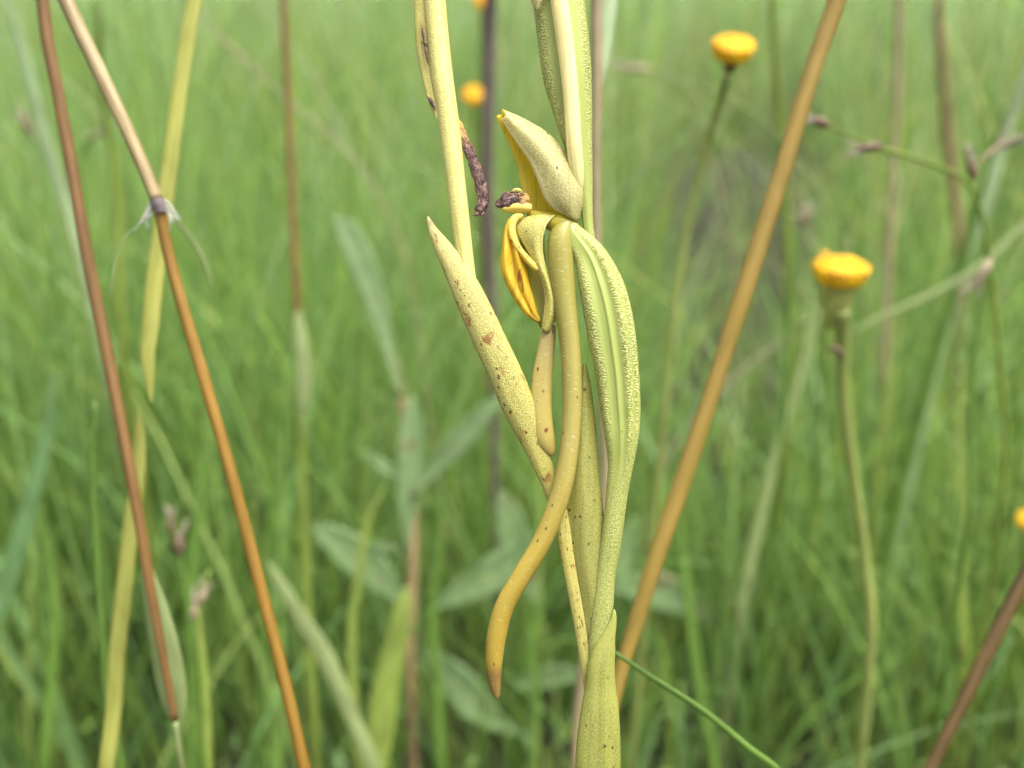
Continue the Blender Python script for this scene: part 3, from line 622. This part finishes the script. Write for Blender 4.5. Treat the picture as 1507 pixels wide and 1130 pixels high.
# ------------------------------------------------------------------ blurred blades further back
stalk('grass_shoot', 'wide blue green blade leaning at the left edge', 'grass blade', [(82, 545, 1), (73, 610, 8), (57, 690, 13), (36, 770, 16), (12, 850, 17), (-20, 960, 17)], .3, 'bluegreen', .2, group=G2)
stalk('grass_shoot', 'pale whitish blade leaning left at the upper left corner', 'grass blade', [(2, -20, 3), (22, 45, 7), (46, 130, 9), (62, 200, 10), (84, 262, 10), (110, 350, 9), (140, 480, 8)], (.33, .36), 'mint', .25, group=G2)
stalk('grass_stalk', 'slim yellow green stem with pale tip rising between red brown and tan culms', 'grass stalk', [(144, 8, 1), (145, 40, 4), (147, 90, 6), (154, 150, 6), (165, 220, 7), (172, 320, 7), (178, 460, 7)], (.28, .31), 'yellowgreen', group=G2)
stalk('grass_shoot', 'pale green blade arching down to the right at lower left of centre', 'grass blade', [(392, 825, 2), (410, 858, 9), (440, 903, 12), (478, 965, 14), (515, 1045, 13), (550, 1140, 12)], .24, 'sheath', .2, group=G2)
stalk('grass_shoot', 'broad yellow green blade with blunt tip standing at bottom centre', 'grass blade', [(598, 862, 2), (594, 890, 12), (582, 945, 17), (570, 1010, 20), (558, 1080, 23), (547, 1150, 23)], .26, 'yellowgreen', .2, group=G2)
stalk('grass_shoot', 'grey green blade slanting behind the orange culm at right', 'grass blade', [(1212, 440, 2), (1190, 520, 6), (1165, 600, 7), (1138, 690, 8), (1112, 790, 8), (1092, 900, 8)], .36, 'sheath', .25, group=G2)
stalk('grass_stalk', 'green stem slanting up to the right beyond the larger yellow flower', 'grass stalk', [(1478, 150, 2), (1452, 260, 4), (1425, 360, 6), (1395, 460, 7), (1365, 560, 8), (1335, 670, 8), (1312, 770, 8), (1300, 860, 8)], (.32, .36), 'green', group=G2)
stalk('grass_shoot', 'pale mint blade leaning in from the upper right corner', 'grass blade', [(1530, 40, 7), (1505, 130, 9), (1478, 210, 9), (1445, 310, 9), (1415, 400, 8), (1395, 470, 7), (1375, 560, 6)], (.34, .38), 'mint', .25, group=G2)
stalk('grass_stalk', 'straight beige stem upright between the orange culm and the right edge', 'grass stalk', [(1323, -40, 5.5), (1321, 60, 5.5), (1319, 180, 5.5), (1314, 300, 5.5), (1307, 430, 5.5), (1300, 560, 5.5), (1292, 700, 5)], (.42, .46), 'beige', group=G1)
stalk('woody_stalk', 'brown purple blurred stem near the upper right corner', 'stem', [(1378, -30, 5), (1385, 60, 7), (1390, 140, 8), (1398, 220, 8), (1408, 330, 7), (1415, 450, 7)], (.5, .55), 'herbstem')
stalk('grass_shoot', 'dry straw blade slanting in from the right edge below the seed stalk', 'grass blade', [(1530, 310, 6), (1490, 350, 6), (1440, 395, 6), (1385, 428, 5), (1310, 462, 4), (1250, 490, 2)], .3, 'sheath', .3, tail=False, group=G2)
stalk('grass_stalk', 'tan stem upright right of the larger yellow flower stalk', 'grass stalk', [(1308, 520, .5), (1300, 640, 4), (1293, 720, 6), (1287, 800, 6), (1282, 900, 6)], .36, 'yellowgreen', group=G1)
stalk('grass_stalk', 'yellow green stem upright left of the orange culm foot', 'grass stalk', [(1137, -20, 5), (1142, 100, 6), (1152, 220, 7), (1160, 350, 7), (1165, 520, 7)], (.34, .38), 'yellowgreen', group=G2)
for k, (lab, mt, pts, d) in enumerate([
    ('bright green blade rising left of the lower orange culm', 'green', [(300, 480, 1), (292, 600, 8), (285, 720, 11), (284, 860, 12), (288, 1000, 12), (295, 1140, 12)], .27),
    ('tall green blade upright behind the reed sheath', 'green', [(520, 150, 2), (512, 300, 8), (508, 450, 11), (506, 640, 12), (510, 830, 12)], .33),
    ('green blade with pointed tip in front of the leafy herb', 'yellowgreen', [(549, 712, 1), (544, 760, 7), (537, 830, 9), (532, 920, 10), (528, 1040, 10), (526, 1140, 10)], .25),
    ('green blade upright left of the curved spur tip', 'green', [(652, 700, 1), (655, 800, 8), (658, 900, 10), (655, 1010, 11), (650, 1140, 11)], .27),
    ('fresh green blade right of the orchid foot', 'green', [(1010, 640, 1), (1018, 740, 9), (1024, 860, 12), (1030, 1000, 12), (1036, 1140, 12)], .29),
    ('yellow green blade near the right edge above the dark culm', 'yellowgreen', [(1432, 520, 1), (1424, 620, 8), (1414, 740, 10), (1408, 860, 10), (1404, 980, 10)], .3),
    ('green blade at the left edge in front of the dark gap', 'green', [(40, 640, 1), (52, 760, 9), (62, 900, 12), (70, 1020, 13), (74, 1140, 13)], .25),
    ('slim green blade between the spur tip and the orchid foot', 'green', [(770, 880, 1), (776, 950, 6), (780, 1030, 8), (782, 1140, 8)], .24),
    ('green blade leaning left below the broad blue green one', 'green', [(380, 560, 1), (392, 680, 8), (398, 800, 10), (400, 950, 11), (398, 1140, 11)], .3)]):
    if k == 8: lab = 'tall green blade right of the lower orange culm'
    pts = [(x + random.uniform(-9, 9) + 14*math.sin(i*.9 + k), y, w*.7) for i, (x, y, w) in enumerate(pts)]; d += .05
    stalk('grass_shoot', lab, 'grass blade', pts, d, mt, .2, group=G2)

# ------------------------------------------------------------------ leafy herbs
def leaf(parent, ctrl, d, bend=0, mat='herb', name='leaf'):
    rows = np.array([(x, y, 0) for x, y, w in ctrl], float); ws = [w for x, y, w in ctrl]
    L_, C_, R_ = [], [], []
    for i, (x, y, w) in enumerate(ctrl):
        a = rows[max(0, i-1)]; b = rows[min(len(ctrl)-1, i+1)]; tx, ty = b[0]-a[0], b[1]-a[1]; q = math.hypot(tx, ty) or 1
        nx, ny = -ty/q, tx/q; z = bend*math.sin(i/(len(ctrl)-1)*math.pi)
        L_.append((x + nx*w, y + ny*w, z - w*.5)); C_.append((x, y, z + w*.15)); R_.append((x - nx*w, y - ny*w, z - w*.2))
    return patch(name, [L_, C_, R_], M[mat], parent, d, nu=20, nv=8, thick=3)
def herb(label, stem, leaves, d, smat='herbstem'):
    rows = ground_tail(px_path(stem, d))
    t = thing('leafy_herb', rows[-1][:3], label, 'herb', 'leafy herbs among the grass')
    loft('stem', rows, M[smat], t)
    for i, lv in enumerate(leaves): leaf(t, lv, d - .004 + .003*(i % 3), bend=10*(-1)**i)
herb('leafy herb with upright reddish stem and dull green leaves left of the orchid', [(572, 500, 5), (585, 560, 6), (598, 640, 7), (606, 720, 8), (608, 800, 8), (606, 900, 7), (604, 1000, 7)],
     [[(492, 318, 3), (512, 342, 17), (536, 396, 20), (556, 455, 15), (572, 515, 8), (590, 585, 3)], [(607, 582, 2), (606, 615, 15), (603, 670, 20), (600, 730, 16), (600, 780, 8), (606, 820, 3)],
      [(456, 770, 2), (482, 786, 17), (516, 812, 28), (548, 838, 27), (578, 868, 15), (603, 892, 3)], [(745, 578, 2), (716, 604, 12), (684, 640, 18), (655, 672, 15), (628, 702, 8), (605, 730, 3)],
      [(538, 664, 2), (556, 680, 9), (580, 697, 8), (602, 714, 3)], [(535, 800, 2), (570, 804, 6), (606, 815, 3)]], .33)
herb('broad leaved herb low behind the curved spur', [(742, 742, .5), (760, 800, 5), (790, 890, 6), (770, 1000, 7)],
     [[(632, 896, 2), (664, 880, 14), (706, 856, 26), (750, 830, 27), (785, 806, 16), (812, 786, 3)], [(738, 722, 2), (746, 750, 17), (760, 800, 25), (774, 846, 18), (792, 892, 3)],
      [(620, 955, 2), (644, 976, 17), (672, 1006, 28), (702, 1038, 26), (732, 1062, 14), (770, 1080, 3)], [(870, 1000, 2), (836, 992, 13), (804, 998, 18), (775, 1004, 10), (755, 1012, 3)]], .36, 'green')
herb('low herb with a rounded pale leaf right of the orchid foot', [(930, 800, .5), (928, 880, 5), (975, 960, 6), (990, 1060, 6)],
     [[(896, 868, 2), (925, 862, 17), (965, 868, 28), (1005, 884, 24), (1032, 902, 10), (1050, 918, 2)], [(934, 760, 2), (922, 800, 15), (914, 845, 14), (925, 885, 3)]], .38, 'green')

# ------------------------------------------------------------------ yellow flowers
def disc_head(t, c, r, hgt, axis, nfl=130):
    ax = Vector(axis).normalized(); u = ax.orthogonal().normalized(); v = ax.cross(u)
    V, F = [], []
    prof = [(.0, .1), (.62, .0), (.92, .15), (1.0, .42), (1.0, .72), (.9, .93), (.55, 1.0), (0, 1.0)]; S = 28
    for (q, z) in prof:
        for j in range(S):
            a = j/S*6.2832; k = 1 + (.05*math.sin(13*a) if .3 < z < .95 else 0)
            V.append(c + (u*math.cos(a) + v*math.sin(a))*q*r*k + ax*(z*hgt))
    for i in range(len(prof)-1):
        for j in range(S): F.append((i*S+j, i*S+(j+1) % S, (i+1)*S+(j+1) % S, (i+1)*S+j))
    head = emit('flower_disc', [x[:] for x in V], F, M['floret'], t, uv=[(x.x*300, x.y*300) for x in V])
    V, F = [], []
    for i in range(nfl):
        q = math.sqrt((i+.5)/nfl)*.97; a = i*2.39996; z = (1.02 - .10*q**3 - (.25*max(0, q-.8)/.2))*hgt
        p = c + (u*math.cos(a) + v*math.sin(a))*q*r + ax*(z - .02*hgt); e = r*(.07 + .05*random.random() + (.03 if q > .85 else 0))
        out = (ax + (u*math.cos(a) + v*math.sin(a))*q*.8).normalized(); s = out.orthogonal().normalized(); w = out.cross(s); k = len(V)
        for b in range(5): V.append(p + (s*math.cos(b*1.2566) + w*math.sin(b*1.2566))*e*.7)
        for b in range(5): V.append(p + out*e*1.7 + (s*math.cos(b*1.2566) + w*math.sin(b*1.2566))*e)
        V.append(p + out*e*1.3)
        for b in range(5): F += [(k+b, k+(b+1) % 5, k+5+(b+1) % 5, k+5+b), (k+5+b, k+5+(b+1) % 5, k+10)]
    o = emit('florets', [x[:] for x in V], F, M['floret_tip'], head, uv=[(x.x*300, x.y*300) for x in V]); o['kind'] = 'stuff'
    return head
def lathe(name, t, c, axis, prof, mat, S=20, ribs=0):
    ax = Vector(axis).normalized(); u = ax.orthogonal().normalized(); v = ax.cross(u); V, F = [], []
    for (q, z) in prof:
        for j in range(S):
            a = j/S*6.2832; V.append((c + (u*math.cos(a) + v*math.sin(a))*q*(1 + ribs*math.sin(8*a)) + ax*z)[:])
    for i in range(len(prof)-1):
        for j in range(S): F.append((i*S+j, i*S+(j+1) % S, (i+1)*S+(j+1) % S, (i+1)*S+j))
    return emit(name, V, F, M[mat], t, uv=[(x[2]*300, x[0]*300) for x in V])
def flower(label, x, y, d, rpx, hpx, tilt, stem, cal, calmat='calyx', stemmat='yellowgreen', nfl=130):
    k = d/FPX; r = rpx*k
    rows = ground_tail(px_path(stem, (d, d + .03)), stem[-1][2]*k)
    t = thing('yellow_flower', rows[-1][:3], label, 'flower', 'yellow button flowers in the meadow')
    ax = Vector((tilt[0], tilt[1], 1)).normalized(); c = P(x, y, d)
    disc_head(t, c, r, hpx*k, ax, nfl)
    lathe('calyx', t, c, ax, [(r*.9*cal[0], hpx*k*.12), (r*cal[0], -.02*hpx*k), (r*cal[0]*.92, -cal[1]*k*.5), (r*cal[0]*.62, -cal[1]*k*.85), (stem[0][2]*k, -cal[1]*k*1.1)], calmat, ribs=.04)
    loft('stem', rows, M[stemmat], t)
    return t
f = flower('large flat yellow flower head on a thick pale calyx right of the orange culm', 1234, 418, .185, 37, 29, (0, -.03), [(1238, 456, 13), (1239, 500, 11), (1240, 560, 10), (1248, 650, 9), (1262, 740, 8), (1272, 820, 8), (1282, 930, 8)], (.68, 62), stemmat='stalkgreen')
loft('dry_bract', px_path([(1218, 518, 1), (1227, 512, 4), (1236, 519, 5), (1243, 530, 1)], .186), M['seed'], f)
flower('yellow flower head on a thin dark topped stem at the upper right', 1076, 88, .2, 29, 25, (0, -.28), [(1069, 112, 6), (1064, 135, 6), (1050, 185, 6), (1030, 250, 6), (1008, 350, 6), (990, 480, 6)], (.42, 18), 'seed', 'stalkgreen')
flower('small blurred orange yellow flower beside the dark purple stem', 697, 147, .42, 15, 14, (0, -.9), [(698, 158, 4), (700, 200, 4), (702, 300, 4)], (.5, 9), 'seed', nfl=60)
flower('blurred orange yellow flower cut by the top edge beside the purple stem', 711, 8, .42, 13, 12, (0, -.9), [(711, 20, 4), (711, 60, 4), (710, 140, 4)], (.5, 9), 'seed', nfl=60)
flower('yellow flower half cut by the right edge', 1510, 768, .3, 14, 12, (-.2, -.5), [(1510, 780, 4), (1508, 820, 4), (1504, 900, 4)], (.5, 9), 'seed', nfl=60)
flower('tiny orange bud peeping up behind the large flat flower head', 1213, 384, .3, 8, 10, (0, -.3), [(1213, 392, 3), (1214, 430, 3), (1216, 520, 3)], (.6, 8), 'seed', nfl=30)

# ------------------------------------------------------------------ seed stalks
def spikelet(t, x, y, ang, ln, hw, d, mat='seed', wisps=4):
    ca, sa = math.cos(ang), math.sin(ang)
    s = loft('seed_head', px_path([(x - ca*ln*.5, y - sa*ln*.5, 1), (x - ca*ln*.3, y - sa*ln*.3, hw*.6), (x, y, hw*.75), (x + ca*ln*.3, y + sa*ln*.3, hw*.5), (x + ca*ln*.55, y + sa*ln*.55, .6)], d), M[mat], t, bumpy=.2)
    for k in range(wisps):
        a = ang + random.uniform(-.5, .5); l = ln*random.uniform(.7, 1.1)
        loft('awn', px_path([(x, y, 1.2, random.uniform(-9, 9)), (x + math.cos(a)*l*.6, y + math.sin(a)*l*.6, 2.2, random.uniform(-9, 9)), (x + math.cos(a)*l, y + math.sin(a)*l, .5, random.uniform(-9, 9))], d), M['hair'], s, seg=5, n=6)
def sedge():
    rows = ground_tail(px_path([(1215, 186, 2), (1250, 200, 2.6), (1290, 217, 3.4), (1345, 233, 3.6), (1395, 252, 3.6), (1428, 275, 3.4), (1445, 320, 3), (1458, 400, 4), (1470, 520, 4), (1480, 680, 4)], (.17, .22)))
    t = thing('sedge_stalk', rows[-1][:3], 'arching sedge stalk with brown and white seed heads at the upper right', 'seed stalk')
    loft('stem', rows, M['yellowgreen'], t)
    spikelet(t, 1206, 180, math.pi*1.1, 34, 10, .17); spikelet(t, 1279, 218, math.pi*.95, 48, 9, .172)
    spikelet(t, 1430, 248, -math.pi*.6, 40, 9, .178); spikelet(t, 1462, 222, -math.pi*.22, 62, 5, .178, 'seedpale', 6)
sedge()
def seedstalk(label, stem, heads, d, mat='seed', smat='green'):
    rows = ground_tail(px_path(stem, d)); t = thing('seed_stalk', rows[-1][:3], label, 'seed stalk', 'small seed stalks in the grass'); loft('stem', rows, M[smat], t)
    for (x, y, a, l, w) in heads: spikelet(t, x, y, a, l, w, d, mat, 3)
seedstalk('slim stalk with two brown seed heads right of the red brown culm', [(252, 770, 3), (262, 800, 3), (270, 850, 4), (280, 930, 4), (290, 1040, 5), (296, 1140, 5)], [(252, 770, -1.6, 34, 8), (264, 800, -1.7, 40, 11)], .2)
seedstalk('short stalk with a shaggy tan seed head at lower left', [(308, 838, 3), (298, 870, 4), (292, 905, 4), (297, 960, 6), (304, 1050, 7), (308, 1140, 7)], [(297, 878, -1.1, 36, 10), (287, 898, -1.4, 38, 9)], .19, 'seedpale', 'yellowgreen')
seedstalk('stalk with a pale plump seed head near the right edge', [(1462, 388, 3), (1452, 420, 3), (1440, 480, 4), (1430, 600, 4), (1425, 760, 4)], [(1446, 402, 2.1, 54, 10)], .2, 'seedpale')
seedstalk('thin stalk with a small dark seed head at the upper left edge', [(40, 186, 3), (52, 215, 3), (66, 290, 4), (82, 420, 4)], [(40, 186, -2.1, 34, 8)], .3)
seedstalk('hooked pale seed stalk between the red brown culm and tan culm', [(140, 198, 4), (126, 215, 4), (120, 250, 4), (130, 330, 4), (145, 450, 4)], [(140, 200, -.5, 30, 6)], .3, 'seedpale')
seedstalk('pale dry seed head on a faint stalk left of the upper yellow flower', [(960, 105, 2), (985, 112, 2), (1020, 135, 2), (1060, 200, 2), (1090, 300, 2)], [(938, 102, math.pi, 46, 7)], .45, 'seedpale', 'sheath')
seedstalk('stalk with a brown seed head behind the orange culm', [(1180, 322, 3), (1172, 360, 4), (1166, 430, 4), (1160, 560, 4)], [(1182, 322, -1.2, 30, 8)], .33)

# ------------------------------------------------------------------ thin dry wisps
stalk('dry_stalk', 'thin pale dry stalk slanting down to the right at the upper left', 'grass stalk', [(250, -25, 1.5), (300, 30, 1.8), (345, 76, 3), (392, 118, 1.8), (440, 160, 1.8), (500, 212, 1.8), (560, 290, 1.8), (600, 400, 1.8)], (.3, .36), 'straw', group=G2)
stalk('dry_stalk', 'thin pale stalk arching over behind the orange culm', 'grass stalk', [(1010, 120, 2), (1075, 145, 2.5), (1130, 185, 2.5), (1180, 245, 2.5), (1230, 330, 2.5), (1275, 450, 2.5), (1300, 600, 2.5)], (.3, .36), 'sheath', group=G2)
stalk('dry_stalk', 'thin pale stalk slanting left of the larger yellow flower', 'grass stalk', [(1195, 470, 2), (1150, 500, 2.5), (1075, 560, 2.5), (1000, 640, 2.5), (960, 740, 2.5)], (.36, .4), 'straw', group=G2)
